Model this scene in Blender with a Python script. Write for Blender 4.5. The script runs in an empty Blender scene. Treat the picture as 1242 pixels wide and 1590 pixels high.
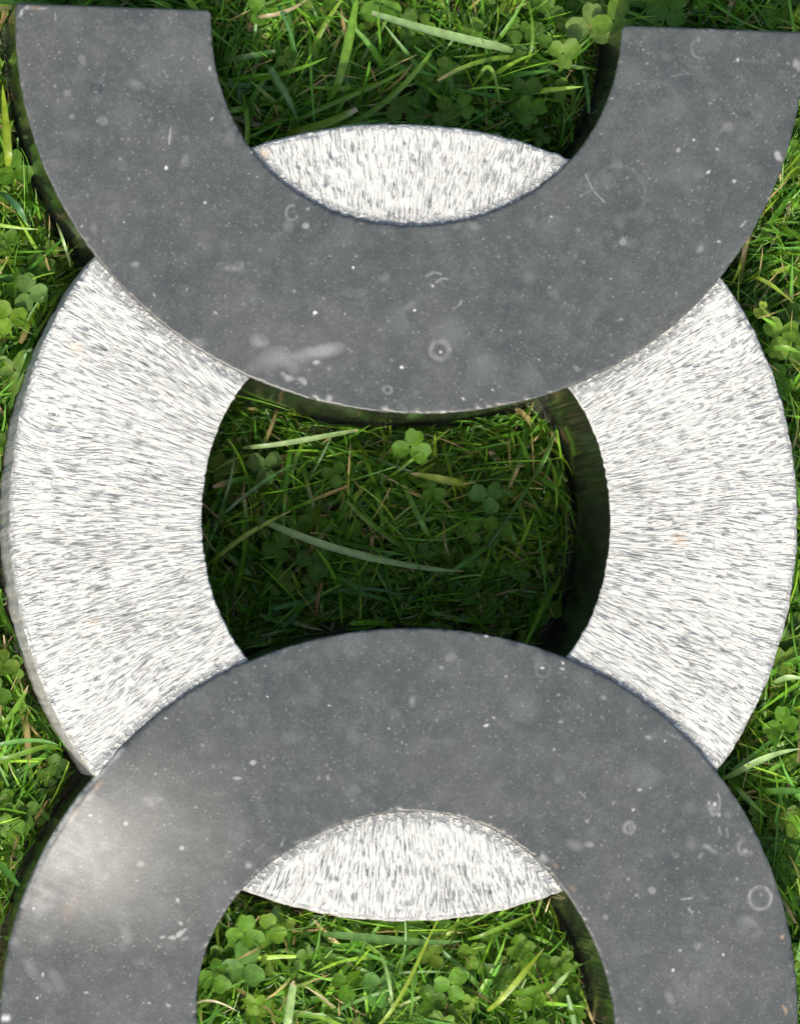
import bpy, math, random
import numpy as np
from mathutils import Matrix, Vector
rng = np.random.default_rng(7)
random.seed(7)
S = 0.001                                   # everything below is written in millimetres
scene = bpy.context.scene
col = scene.collection

# ------------------------------------------------------------------ camera
CAMP = np.array([-307.28, -76.81, 2271.44])
ROT = np.array([[0.990852, -0.025104, -0.132596], [0.020641, 0.999177, -0.034929], [0.133364, 0.031872, 0.990555]])
FPX = 8663.46
cam = bpy.data.cameras.new('camera')
cam.sensor_fit = 'HORIZONTAL'; cam.sensor_width = 36.0
cam.lens = FPX / 1242 * 36
cam.clip_start = 0.1; cam.clip_end = 500
co = bpy.data.objects.new('camera', cam); col.objects.link(co)
M4 = Matrix([list(r) + [0] for r in ROT.tolist()] + [[0, 0, 0, 1]])
M4.translation = Vector((CAMP * S).tolist())
co.matrix_world = M4
scene.camera = co
# photograph is 1242 x 1590, the render 799 x 1024: same shape

# ------------------------------------------------------------------ light
SUN_EL, = (math.radians(44.5),)
SUN_H = np.array([-0.22, -0.97]); SUN_H /= np.linalg.norm(SUN_H)
world = bpy.data.worlds.new('World'); scene.world = world; world.use_nodes = True
nt = world.node_tree; nt.nodes.clear()
sky = nt.nodes.new('ShaderNodeTexSky'); sky.sky_type = 'NISHITA'; sky.sun_disc = False
sky.sun_elevation = SUN_EL; sky.sun_rotation = math.atan2(SUN_H[0], SUN_H[1]); sky.dust_density = 4.0; sky.ozone_density = 0.3
bg = nt.nodes.new('ShaderNodeBackground'); bg.inputs['Strength'].default_value = 0.15
wo = nt.nodes.new('ShaderNodeOutputWorld')
nt.links.new(sky.outputs[0], bg.inputs[0]); nt.links.new(bg.outputs[0], wo.inputs[0])
sl = bpy.data.lights.new('sun', 'SUN'); sl.energy = 2.05; sl.angle = math.radians(0.55); sl.color = (1.0, 0.955, 0.88)
so = bpy.data.objects.new('sun', sl); col.objects.link(so)
d = Vector((SUN_H[0] * math.cos(SUN_EL), SUN_H[1] * math.cos(SUN_EL), math.sin(SUN_EL)))
so.rotation_euler = d.to_track_quat('Z', 'Y').to_euler(); so.location = d * 3
vs = scene.view_settings
vs.view_transform = 'Standard'; vs.look = 'None'; vs.gamma = 1; vs.exposure = 1.18

# ------------------------------------------------------------------ helpers
def at(px, py, z=0.0):
    """a pixel of the photograph, on the level z (mm) -> world x, y (mm)"""
    v = ROT @ np.array([(px - 621) / FPX, -(py - 795) / FPX, -1.0])
    t = (z - CAMP[2]) / v[2]
    return CAMP[0] + v[0] * t, CAMP[1] + v[1] * t

class Noise:
    def __init__(s, seed): s.t = np.random.default_rng(seed).random((256, 256)) * 2 - 1
    def __call__(s, u, v):
        u = np.asarray(u, float); v = np.asarray(v, float)
        i = np.floor(u).astype(int); j = np.floor(v).astype(int)
        a = u - i; b = v - j; a = a * a * (3 - 2 * a); b = b * b * (3 - 2 * b)
        T = s.t; i0 = i % 256; i1 = (i + 1) % 256; j0 = j % 256; j1 = (j + 1) % 256
        return (T[i0, j0] * (1 - a) + T[i1, j0] * a) * (1 - b) + (T[i0, j1] * (1 - a) + T[i1, j1] * a) * b
N1, N2, N3, N4 = Noise(1), Noise(2), Noise(3), Noise(4)

def mesh_np(name, V, F, mats, parent=None, mat_idx=None, cols=None, uv=None, smooth=True, loc=None):
    """V (n,3) mm, F (m,k) equal-sided faces or list of such arrays"""
    Fs = F if isinstance(F, list) else [F]
    me = bpy.data.meshes.new(name)
    V = np.asarray(V, np.float32) * S
    me.vertices.add(len(V)); me.vertices.foreach_set('co', V.ravel())
    idx = np.concatenate([f.ravel() for f in Fs]).astype(np.int32)
    tot = np.concatenate([np.full(len(f), f.shape[1]) for f in Fs]).astype(np.int32)
    st = np.concatenate([[0], np.cumsum(tot)[:-1]]).astype(np.int32)
    me.loops.add(len(idx)); me.loops.foreach_set('vertex_index', idx)
    me.polygons.add(len(tot)); me.polygons.foreach_set('loop_start', st)
    me.polygons.foreach_set('loop_total', tot)
    if mat_idx is not None: me.polygons.foreach_set('material_index', np.asarray(mat_idx, np.int32))
    me.polygons.foreach_set('use_smooth', np.full(len(tot), smooth))
    if cols is not None:
        for an, c in cols.items():
            a = me.color_attributes.new(an, 'FLOAT_COLOR', 'POINT')
            c = np.asarray(c, np.float32)
            if c.shape[1] == 3: c = np.concatenate([c, np.ones((len(c), 1), np.float32)], 1)
            a.data.foreach_set('color', c.ravel())
    if uv is not None:
        l = me.uv_layers.new(name='UVMap'); l.data.foreach_set('uv', np.asarray(uv, np.float32)[idx].ravel())
    for m in (mats if isinstance(mats, (list, tuple)) else [mats]): me.materials.append(m)
    me.update(calc_edges=True); me.validate()
    o = bpy.data.objects.new(name, me); col.objects.link(o)
    if parent is not None: o.parent = parent
    if loc is not None: o.location = Vector([c * S for c in loc])
    return o
def tag(o, label=None, cat=None, group=None, kind=None):
    if label: o['label'] = label
    if cat: o['category'] = cat
    if group: o['group'] = group
    if kind: o['kind'] = kind
    return o
def empty(name, x, y, z):
    o = bpy.data.objects.new(name, None); col.objects.link(o); o.location = (x * S, y * S, z * S)
    o.empty_display_size = 0.01; return o

# ------------------------------------------------------------------ materials
def newmat(name):
    m = bpy.data.materials.new(name); m.use_nodes = True; n = m.node_tree
    n.nodes.clear(); return m, n
def nd(n, t, **k):
    x = n.nodes.new(t)
    for a, b in k.items():
        if a in x.inputs.keys() if isinstance(a, str) else False: x.inputs[a].default_value = b
        else: setattr(x, a, b)
    return x
def mixc(n, fac, a, b, mode='MIX'):
    x = n.nodes.new('ShaderNodeMix'); x.data_type = 'RGBA'; x.blend_type = mode; x.clamp_factor = True
    for s_, v in ((0, fac), (6, a), (7, b)):
        if hasattr(v, 'is_linked') or isinstance(v, bpy.types.NodeSocket): n.links.new(v, x.inputs[s_])
        else: x.inputs[s_].default_value = v if s_ == 0 else (*v, 1) if len(v) == 3 else v
    return x.outputs[2]
def ramp(n, src, pts):
    r = n.nodes.new('ShaderNodeValToRGB'); e = r.color_ramp.elements
    while len(e) < len(pts): e.new(0.5)
    for q, (p, c) in zip(e, pts): q.position = p; q.color = (c, c, c, 1) if isinstance(c, (int, float)) else (*c, 1)
    n.links.new(src, r.inputs[0]); return r.outputs[0]
def mth(n, op, a, b=None, c=None):
    x = n.nodes.new('ShaderNodeMath'); x.operation = op
    for i, v in enumerate((a, b, c)):
        if v is None: continue
        if isinstance(v, bpy.types.NodeSocket): n.links.new(v, x.inputs[i])
        else: x.inputs[i].default_value = v
    return x.outputs[0]
def noise(n, vec, scale, detail=3, rough=.5, dist=0):
    x = n.nodes.new('ShaderNodeTexNoise'); x.inputs['Scale'].default_value = scale
    x.inputs['Detail'].default_value = detail; x.inputs['Roughness'].default_value = rough
    x.inputs['Distortion'].default_value = dist
    n.links.new(vec, x.inputs['Vector']); return x.outputs['Fac']

def honed_stone():
    m, n = newmat('honed_bluestone')
    tc = n.nodes.new('ShaderNodeTexCoord').outputs['Object']
    at_ = n.nodes.new('ShaderNodeAttribute'); at_.attribute_name = 'marks'
    sp = n.nodes.new('ShaderNodeSeparateColor'); n.links.new(at_.outputs['Color'], sp.inputs[0])
    rt = n.nodes.new('ShaderNodeMapping'); rt.inputs['Rotation'].default_value = (.5, .35, .62); n.links.new(tc, rt.inputs[0]); tc = rt.outputs[0]
    big = noise(n, tc, 26, 4, .6); mid = noise(n, tc, 130, 4, .65); fine = noise(n, tc, 900, 4, .75, 1.2)
    c = mixc(n, ramp(n, big, [(.3, 0), (.7, 1)]), (.025, .031, .028), (.051, .054, .047))
    c = mixc(n, mth(n, 'MULTIPLY', ramp(n, mid, [(.46, 0), (.74, 1)]), .30), c, (.105, .113, .104))
    c = mixc(n, mth(n, 'MULTIPLY', ramp(n, fine, [(.34, 1), (.52, 0)]), .6), c, (.028, .03, .03))
    c = mixc(n, mth(n, 'MULTIPLY', ramp(n, fine, [(.54, 0), (.74, 1)]), .55), c, (.15, .152, .14))
    # round pale fossil specks of several sizes
    for sc, lo, hi, rmax, amt, cc in ((290, .02, .30, .86, .40, (.27, .28, .26)), (110, .02, .42, .66, .30, (.15, .17, .155)), (560, .04, .34, .70, .45, (.26, .255, .23)), (60, .05, .55, .6, .22, (.15, .165, .16))):
        v = n.nodes.new('ShaderNodeTexVoronoi'); v.inputs['Scale'].default_value = sc
        wob = noise(n, tc, sc * 2.2, 2)
        n.links.new(tc, v.inputs['Vector'])
        dd = mth(n, 'ADD', v.outputs['Distance'], mth(n, 'MULTIPLY', mth(n, 'SUBTRACT', wob, .5), .42))
        spc = n.nodes.new('ShaderNodeSeparateColor'); n.links.new(v.outputs['Color'], spc.inputs[0])
        pick = ramp(n, spc.outputs[0], [(rmax, 0), (1.0, 1)])
        f = mth(n, 'MULTIPLY', mth(n, 'MULTIPLY', ramp(n, dd, [(lo, 1), (hi, 0)]), pick), amt)
        c = mixc(n, f, c, cc)
    # hand-placed marks: r = pale, g = dark, b = rusty
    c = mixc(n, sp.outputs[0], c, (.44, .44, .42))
    c = mixc(n, sp.outputs[1], c, (.02, .02, .02))
    c = mixc(n, sp.outputs[2], c, (.30, .20, .11))
    b = n.nodes.new('ShaderNodeBsdfPrincipled'); n.links.new(c, b.inputs['Base Color'])
    rg = mth(n, 'ADD', mth(n, 'MULTIPLY', mid, .22), .33); n.links.new(rg, b.inputs['Roughness'])
    b.inputs['IOR'].default_value = 1.5
    bu = n.nodes.new('ShaderNodeBump'); bu.inputs['Strength'].default_value = .5; bu.inputs['Distance'].default_value = .00009
    n.links.new(mth(n, 'ADD', fine, mth(n, 'MULTIPLY', mid, 2.0)), bu.inputs['Height']); n.links.new(bu.outputs[0], b.inputs['Normal'])
    o = n.nodes.new('ShaderNodeOutputMaterial'); n.links.new(b.outputs[0], o.inputs[0]); return m
def polished_stone():
    m, n = newmat('polished_bluestone')
    tc = n.nodes.new('ShaderNodeTexCoord').outputs['Object']
    mid = noise(n, tc, 60, 4); fine = noise(n, tc, 700, 2)
    c = mixc(n, mid, (.007, .0075, .007), (.016, .017, .015))
    c = mixc(n, mth(n, 'MULTIPLY', ramp(n, fine, [(.66, 0), (.8, 1)]), .6), c, (.16, .16, .14))
    b = n.nodes.new('ShaderNodeBsdfPrincipled'); n.links.new(c, b.inputs['Base Color'])
    n.links.new(mth(n, 'ADD', mth(n, 'MULTIPLY', mid, .16), .08), b.inputs['Roughness']); b.inputs['IOR'].default_value = 1.52
    bu = n.nodes.new('ShaderNodeBump'); bu.inputs['Strength'].default_value = .25; bu.inputs['Distance'].default_value = .0004
    n.links.new(noise(n, tc, 50, 2), bu.inputs['Height']); n.links.new(bu.outputs[0], b.inputs['Normal'])
    o = n.nodes.new('ShaderNodeOutputMaterial'); n.links.new(b.outputs[0], o.inputs[0]); return m
def chiselled_stone():
    m, n = newmat('chiselled_bluestone')
    uvn = n.nodes.new('ShaderNodeUVMap'); uvn.uv_map = 'UVMap'      # u = along the ring in mm, v = across the ring in mm
    at_ = n.nodes.new('ShaderNodeAttribute'); at_.attribute_name = 'marks'
    sp = n.nodes.new('ShaderNodeSeparateColor'); n.links.new(at_.outputs['Color'], sp.inputs[0])
    def mp(su, sv):
        k = n.nodes.new('ShaderNodeMapping'); k.inputs['Scale'].default_value = (su, sv, 1); n.links.new(uvn.outputs[0], k.inputs[0]); return k.outputs[0]
    a = noise(n, mp(1.0, .10), 1.0, 4, .62, .35)
    b_ = noise(n, mp(.42, .17), 1.0, 4, .65, .3)
    l = noise(n, mp(2.0, .17), 1.0, 4, .62, .35)
    g = noise(n, mp(.035, .035), 1.0, 4, .6)
    ga = mth(n, 'SUBTRACT', a, mth(n, 'MULTIPLY', mth(n, 'SUBTRACT', g, .5), .22))
    gl = mth(n, 'SUBTRACT', l, mth(n, 'MULTIPLY', mth(n, 'SUBTRACT', g, .5), .18))
    line = mth(n, 'MAXIMUM', mth(n, 'MULTIPLY', ramp(n, ga, [(.345, 1), (.40, 0)]), .9), mth(n, 'MULTIPLY', ramp(n, gl, [(.385, 1), (.435, 0)]), .85))
    flake = mth(n, 'MULTIPLY', ramp(n, b_, [(.275, 1), (.335, 0)]), .75)
    gap = mth(n, 'MAXIMUM', line, flake)
    em = mth(n, 'MULTIPLY', sp.outputs[0], ramp(n, noise(n, mp(.4, .4), 1.0, 3), [(.43, 0), (.53, 1)]))
    gap = mth(n, 'MAXIMUM', gap, em)
    wh = mixc(n, ramp(n, l, [(.4, 0), (.65, 1)]), (.355, .358, .325), (.455, .455, .405))
    gr = mixc(n, ramp(n, a, [(.3, 0), (.5, 1)]), (.075, .08, .077), (.19, .195, .19))
    c = mixc(n, gap, wh, gr)
    hf = noise(n, mp(2.6, .9), 1.0, 3, .7)
    c = mixc(n, mth(n, 'MULTIPLY', ramp(n, hf, [(.34, 1), (.45, 0)]), .45), c, (.12, .125, .125))
    c = mixc(n, mth(n, 'MULTIPLY', ramp(n, noise(n, mp(.9, .5), 1.0, 2), [(.7, 0), (.78, 1)]), .35), c, (.5, .38, .24))
    c = mixc(n, sp.outputs[1], c, (.12, .125, .12))
    c = mixc(n, sp.outputs[2], c, (.42, .27, .15))
    b = n.nodes.new('ShaderNodeBsdfPrincipled'); n.links.new(c, b.inputs['Base Color']); b.inputs['Roughness'].default_value = .8
    h = mth(n, 'SUBTRACT', mth(n, 'ADD', mth(n, 'MULTIPLY', a, .5), mth(n, 'MULTIPLY', l, .45)), mth(n, 'MULTIPLY', gap, .65))
    bu = n.nodes.new('ShaderNodeBump'); bu.inputs['Strength'].default_value = .8; bu.inputs['Distance'].default_value = .0011
    n.links.new(h, bu.inputs['Height']); n.links.new(bu.outputs[0], b.inputs['Normal'])
    o = n.nodes.new('ShaderNodeOutputMaterial'); n.links.new(b.outputs[0], o.inputs[0]); return m
def rough_wall():
    m, n = newmat('pointed_bluestone_edge')
    tc = n.nodes.new('ShaderNodeTexCoord').outputs['Object']
    a = noise(n, tc, 420, 4, .6); b_ = noise(n, tc, 120, 3)
    c = mixc(n, ramp(n, a, [(.35, 0), (.65, 1)]), (.13, .135, .135), (.34, .335, .31))
    c = mixc(n, ramp(n, b_, [(.5, 0), (.7, .6)]), c, (.30, .27, .20))
    b = n.nodes.new('ShaderNodeBsdfPrincipled'); n.links.new(c, b.inputs['Base Color']); b.inputs['Roughness'].default_value = .75
    bu = n.nodes.new('ShaderNodeBump'); bu.inputs['Strength'].default_value = .8; bu.inputs['Distance'].default_value = .0012
    n.links.new(a, bu.inputs['Height']); n.links.new(bu.outputs[0], b.inputs['Normal'])
    o = n.nodes.new('ShaderNodeOutputMaterial'); n.links.new(b.outputs[0], o.inputs[0]); return m
def leaf_mat(name, rough=.42, trans=.32, nscale=260, spec=.4):
    m, n = newmat(name)
    tc = n.nodes.new('ShaderNodeTexCoord').outputs['Object']
    at_ = n.nodes.new('ShaderNodeAttribute'); at_.attribute_name = 'Col'
    f = noise(n, tc, nscale, 3)
    c = mixc(n, 1.0, at_.outputs['Color'], ramp(n, f, [(.3, .72), (.7, 1.2)]), 'MULTIPLY')
    b = n.nodes.new('ShaderNodeBsdfPrincipled'); n.links.new(c, b.inputs['Base Color']); b.inputs['Roughness'].default_value = rough
    b.inputs['Specular IOR Level'].default_value = spec
    t = n.nodes.new('ShaderNodeBsdfTranslucent')
    n.links.new(mixc(n, 1.0, c, (1.5, 1.4, .35), 'MULTIPLY'), t.inputs[0])
    bu = n.nodes.new('ShaderNodeBump'); bu.inputs['Strength'].default_value = .4; bu.inputs['Distance'].default_value = .0003
    n.links.new(f, bu.inputs['Height']); n.links.new(bu.outputs[0], b.inputs['Normal'])
    mx = n.nodes.new('ShaderNodeMixShader'); mx.inputs[0].default_value = trans
    n.links.new(b.outputs[0], mx.inputs[1]); n.links.new(t.outputs[0], mx.inputs[2])
    o = n.nodes.new('ShaderNodeOutputMaterial'); n.links.new(mx.outputs[0], o.inputs[0]); return m
def soil_mat():
    m, n = newmat('soil_and_moss')
    tc = n.nodes.new('ShaderNodeTexCoord').outputs['Object']
    a = noise(n, tc, 160, 5, .65); b_ = noise(n, tc, 28, 4)
    c = mixc(n, ramp(n, a, [(.35, 0), (.65, 1)]), (.012, .014, .006), (.045, .038, .018))
    c = mixc(n, ramp(n, b_, [(.42, 0), (.6, .8)]), c, (.022, .045, .010))
    b = n.nodes.new('ShaderNodeBsdfPrincipled'); n.links.new(c, b.inputs['Base Color']); b.inputs['Roughness'].default_value = .9
    bu = n.nodes.new('ShaderNodeBump'); bu.inputs['Distance'].default_value = .004
    n.links.new(a, bu.inputs['Height']); n.links.new(bu.outputs[0], b.inputs['Normal'])
    o = n.nodes.new('ShaderNodeOutputMaterial'); n.links.new(b.outputs[0], o.inputs[0]); return m
def water_mat():
    m, n = newmat('water')
    b = n.nodes.new('ShaderNodeBsdfPrincipled'); b.inputs['Base Color'].default_value = (.95, .97, 1, 1)
    b.inputs['Roughness'].default_value = .02; b.inputs['IOR'].default_value = 1.33; b.inputs['Transmission Weight'].default_value = 1
    o = n.nodes.new('ShaderNodeOutputMaterial'); n.links.new(b.outputs[0], o.inputs[0]); return m
M_HON, M_POL, M_CHI, M_WALL = honed_stone(), polished_stone(), chiselled_stone(), rough_wall()
M_GRASS, M_CLO, M_MOSS, M_DRY = leaf_mat('grass_blade', .38, .38), leaf_mat('clover_leaf', .55, .34, 420, .2), leaf_mat('moss_frond', .7, .3), leaf_mat('dry_grass', .7, .15)
M_SOIL, M_WATER = soil_mat(), water_mat()

# ------------------------------------------------------------------ outlines of the stone (mm)
R0, RIN, RINR = 165.0, 86.79, 85.55
CU = (-0.97, 207.71); CL = (3.96, -207.88); RR = 164.78
FC = {'Uo': [-0.253, -0.087, -0.157, -0.119, -0.072, -0.494, -1.015, -0.261, -0.005],
      'Ui': [-0.274, 0.197, -0.07, -0.391, 0.158, 0.655, -0.058, -0.703, -0.055],
      'Ro': [0.391, -0.09, 0.112, -0.279, -0.422, 0.24, 0.606, -1.34, 0.029],
      'Ri': [0.49, 0.056, -0.057, -0.041, -0.083, 0.094, 0.147, -1.202, -0.135],
      'Lo': [-0.208, -0.156, -0.126, 0.114, 0.542, -0.891, 0.376, -0.46, 0.228],
      'Li': [-0.257, 0.214, 0.536, -0.958, -0.63, 0.454, 0.361, 0.391, -1.371]}
def rad(k, th):
    base = {'Uo': R0, 'Lo': R0, 'Ui': RIN, 'Li': RIN, 'Ro': RR, 'Ri': RINR}[k]
    c = FC[k]; r = base + c[0] + 0 * th
    for i, n_ in enumerate((1, 2, 3, 4)): r = r + c[1 + 2 * i] * np.cos(n_ * th) + c[2 + 2 * i] * np.sin(n_ * th)
    return r
def in_stone(x, y, m=0.0):
    """footprint of the sculpture grown by m"""
    th = np.arctan2(y, x); r = np.hypot(x, y)
    a = (r < rad('Ro', th) + m) & (r > rad('Ri', th) - m)
    x1, y1 = x - CU[0], y - CU[1]; th = np.arctan2(y1, x1); r = np.hypot(x1, y1)
    a |= (y1 < m) & (r < rad('Uo', th) + m) & (r > rad('Ui', th) - m)
    x1, y1 = x - CL[0], y - CL[1]; th = np.arctan2(y1, x1); r = np.hypot(x1, y1)
    a |= (y1 > -m) & (r < rad('Lo', th) + m) & (r > rad('Li', th) - m)
    return a
BASE = -123.0
def ground_z(x, y):
    x = np.asarray(x, float); y = np.asarray(y, float)
    f = np.clip((1.75 - np.hypot(x / 92, y / 52)) / .7, 0, 1); f = f * f * (3 - 2 * f)
    out = -55 - 8 * np.clip((-x + 60) / 200, 0, 1) - 10 * np.clip((-y - 60) / 100, 0, 1) + 11 * np.clip((x - 120) / 40, 0, 1)
    z = out * (1 - f) - 97 * f + 2.4 * N1(x / 45 + 9, y / 45) + 1.3 * N2(x / 14, y / 14 + 5)
    far = np.clip((np.hypot(x, y) - 420) / 600, 0, 1)
    return z + far * 6 * N3(x / 300, y / 300)

# ------------------------------------------------------------------ marks on the honed faces
def seg_d(x, y, a, b):
    a = np.array(a); b = np.array(b); ab = b - a
    t = np.clip(((x - a[0]) * ab[0] + (y - a[1]) * ab[1]) / (ab @ ab), 0, 1)
    return np.hypot(x - a[0] - t * ab[0], y - a[1] - t * ab[1]), t
PX = 0.262
def marks(x, y, which):
    pale = np.zeros_like(x); dark = np.zeros_like(x); rust = np.zeros_like(x)
    def add(t, v):
        nonlocal pale, dark, rust
        if t == 'p': pale = np.maximum(pale, v)
        elif t == 'd': dark = np.maximum(dark, v)
        else: rust = np.maximum(rust, v)
    def blob(px, py, rx, ry, ang, amt, soft=.5, t='p', ns=.5, sc=2.2):
        cx, cy = at(px, py); ca, sa = math.cos(math.radians(ang)), math.sin(math.radians(ang))
        dx, dy = x - cx, y - cy
        u = (dx * ca + dy * sa) / (rx * PX); v = (-dx * sa + dy * ca) / (ry * PX)
        dd = np.hypot(u, v) + ns * N2(x / sc + px, y / sc) * .6
        add(t, amt * np.clip((1 - dd) / soft, 0, 1))
    def ringm(px, py, r, w, amt, el=1.0, a0=None, a1=None, t='p'):
        cx, cy = at(px, py); dx, dy = (x - cx), (y - cy) / el
        dd = np.abs(np.hypot(dx, dy) - r * PX) / (w * PX)
        v = amt * np.clip(1.25 - dd, 0, 1) * np.clip(.85 + .5 * N1(x / 1.5, y / 1.5), 0, 1)
        if a0 is not None:
            th = np.degrees(np.arctan2(dy, dx)) % 360
            v = v * (((th - a0) % 360) < ((a1 - a0) % 360))
        add(t, v)
    def line(p, q, w, amt, t='p'):
        a, b = at(*p), at(*q); dd, tt = seg_d(x, y, a, b)
        add(t, amt * np.clip(1.3 - dd / (w * PX), 0, 1) * np.clip(.8 + .5 * N3(x / .9, y / .9), 0, 1))
    if which == 'U':
        blob(500, 545, 42, 14, 10, .34, .7, ns=.3, sc=4); blob(445, 556, 56, 24, 12, .22, .9, ns=.6, sc=6); blob(478, 550, 62, 13, 10, .26, .9, ns=.3, sc=5); blob(402, 530, 18, 12, 0, .25, .8)
        blob(448, 586, 14, 7, -25, .42, .8, ns=1.1); blob(470, 592, 10, 6, -20, .36, .8, ns=1.2); blob(493, 562, 8, 4, 10, .55, .6)
        ringm(683, 543, 14, 5, .24); blob(684, 546, 2.6, 2.6, 0, .95, .3, ns=0)
        blob(683, 543, 8, 8, 0, .3, .4, 't' if 0 else 'd', ns=0)
        ringm(602, 605, 6, 2.4, .32); blob(512, 618, 6, 6, 0, .4)
        ringm(676, 443, 20, 2.4, .3, 1, 60, 140); ringm(690, 448, 16, 2, .4, 1, 70, 150); blob(672, 444, 2.5, 2.5, 0, .7)
        ringm(702, 463, 15, 1.8, .4, 1, 270, 350)
        ringm(453, 330, 9, 2, .3, 1.25, 60, 340); blob(475, 350, 6, 5, 0, .38)
        ringm(960, 285, 36, 5, .09, .8, 0, 200); ringm(975, 300, 28, 4, .09, 1.3, 250, 60); blob(935, 275, 30, 18, 20, .10, .9, ns=1.)
        line((909, 270), (920, 294), 1.3, .45); line((920, 294), (939, 314), 1.3, .45); line((900, 305), (925, 290), 1.2, .25)
        line((265, 198), (263, 222), 2.0, .5); blob(263, 214, 2.4, 7, 0, .4); blob(258, 260, 3.6, 3.6, 0, 1, .3, ns=0)
        blob(489, 485, 4.2, 3.2, 20, 1, .3, ns=.2); blob(548, 415, 2.4, 2.4, 0, .9, .4, ns=0); blob(644, 481, 3.4, 2, 40, .85, .4)
        blob(624, 570, 4, 3, 20, .85, .4); blob(535, 487, 3, 2, 60, .5, .4); blob(765, 605, 2.2, 2.2, 0, .9, .4); blob(689, 640, 6, 3, 0, .6, .6)
        blob(1053, 232, 4.5, 5, 0, .45, .5); blob(1140, 281, 4, 4, 0, .7); blob(967, 374, 6, 8, 0, .3); blob(1088, 385, 8, 8, 0, .22)
        line((1150, 352), (1158, 343), 1.5, .6); line((1115, 374), (1117, 375), 2, .9); line((1058, 107), (1070, 115), 2, .2); line((1045, 118), (1060, 114), 1.6, .2)
        line((1145, 92), (1190, 96), 3.4, .09); ringm(1087, 75, 14, 2, .22, 1.1, 90, 300)
        blob(160, 188, 11, 9, 0, .16); blob(365, 415, 16, 10, 30, .22, .9, ns=1.); blob(210, 410, 8, 6, 0, .24); blob(128, 90, 7, 12, 30, .16); blob(105, 143, 7, 6, 0, .18)
        blob(288, 250, 9, 12, 0, .12); blob(112, 180, 6, 6, 0, .22); blob(895, 572, 8, 5, -40, .22); blob(600, 430, 12, 9, 0, .12)
        blob(1210, 242, 6, 12, 40, .55, .8, ns=1.4); blob(1195, 310, 3, 5, 30, .5); blob(1238, 100, 7, 16, 0, .35, .8, ns=1.4)
        blob(1100, 43, 12, 3, 0, .4, .8, ns=1.2)
        blob(41, 11, 6, 5, 0, .5, .7, 'p', 1.); blob(66, 11, 9, 2.6, 0, .5, .7, 'p', 1); blob(33, 18, 4, 4, 0, .7, .6, 'p', 1); blob(52, 11, 12, 4, 0, .35, .8, 'r', 1); blob(86, 24, 2.5, 5, 10, .5, .6)
        blob(760, 480, 90, 30, 20, .10, .9, 'd', 1., 12); blob(300, 90, 120, 60, 0, .05, .9, 'p', 1, 15)
    else:
        ringm(1180, 1395, 18, 2.6, .42); ringm(1180, 1395, 15, 2, .14)
        ringm(843, 1040, 12, 2, .14); ringm(843, 1040, 10, 2, .1); blob(874, 1030, 3.4, 3, 0, .8, .5); blob(755, 988, 3.6, 2.4, 0, .9, .4)
        ringm(1109, 1248, 9, 1.8, .4, 1.9, 200, 60); blob(1106, 1256, 10, 13, 90, .30, .8, ns=.8); blob(1110, 1249, 4, 4, 0, .75, .5); blob(1117, 1266, 4, 4, 0, .5)
        ringm(977, 1286, 8, 4, .3); blob(978, 1286, 3, 3, 0, .3)
        blob(1100, 1316, 15, 6, -35, .32, .8, ns=1.); blob(1087, 1331, 8, 6, 0, .32, .8, ns=1.); ringm(1158, 1316, 12, 4, .22, 1, 90, 330); blob(1157, 1322, 5, 4, 0, .4)
        line((1116, 1285), (1119, 1296), 1.3, .55); line((1128, 1288), (1130, 1300), 2.5, .25); line((900, 1230), (909, 1239), 1.6, .35); blob(993, 1227, 4, 2.4, 0, .6)
        blob(1012, 1384, 8, 7, 0, .28); blob(1214, 1456, 4, 4, 0, .8, .5, 'r', .3); blob(1218, 1567, 3, 9, 35, .6, .5, 'r', .5); blob(1045, 1507, 2.6, 3, 0, .75)
        line((1058, 1397), (1074, 1395), 1.5, .5); line((1069, 1411), (1074, 1417), 2, .5); blob(842, 1330, 15, 6, -35, .42, .8, ns=1.2); blob(862, 1345, 9, 4, -45, .3, .8, 'r', 1.); blob(888, 1380, 10, 5, -50, .35, .8, 'r', 1.)
        blob(914, 1312, 9, 7, 0, .3, .8, ns=1.2); blob(940, 1424, 6, 6, 0, .26); blob(1085, 1470, 9, 9, 0, .12)
        blob(284, 1452, 4, 10, -40, .55, .6, ns=1.); blob(275, 1458, 8, 3, 0, .5, .6, ns=1.2); blob(288, 1460, 8, 4, 10, .35, .7, 'p', 1.2); blob(284, 1436, 4, 5, 40, .5, .6); blob(279, 1400, 3, 5, 20, .6)
        blob(393, 1184, 6, 5, 0, .5); blob(386, 1345, 8, 7, 0, .45, .7); line((441, 1302), (437, 1314), 1.5, .55); blob(357, 1324, 3, 1.5, 0, .6)
        blob(222, 1343, 6, 6, 0, .25, .6, 'p', .6); blob(197, 1280, 5, 5, 0, .5); blob(285, 1318, 5, 4, 0, .5); blob(237, 1242, 18, 12, 0, .2, .9, 'p', 1.); blob(369, 1209, 10, 3, 0, .4)
        blob(1005, 1145, 6, 5, 0, .5, .8, ns=1); blob(938, 1085, 6, 5, 0, .35, .8, ns=1); blob(1050, 1145, 12, 2.5, -20, .25); blob(640, 1090, 6, 10, 0, .25, .8); blob(700, 1020, 12, 8, 0, .12)
        blob(60, 1515, 34, 12, -45, .16, .9, 'p', .7, 5); blob(95, 1530, 24, 10, -60, .12, .9, 'p', .7, 5)
        for (a, b, rx, ry) in ((150, 1222, 12, 5), (118, 1262, 12, 4), (97, 1290, 9, 4)): blob(a, b, rx, ry, 50, .3, .9, 'r', 1.2)
        for (a, b, rx, ry) in ((140, 1240, 12, 7), (112, 1272, 14, 7), (85, 1320, 12, 6), (70, 1400, 30, 22)): blob(a, b, rx, ry, 52, .22, .9, 'p', .8, 3)
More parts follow.
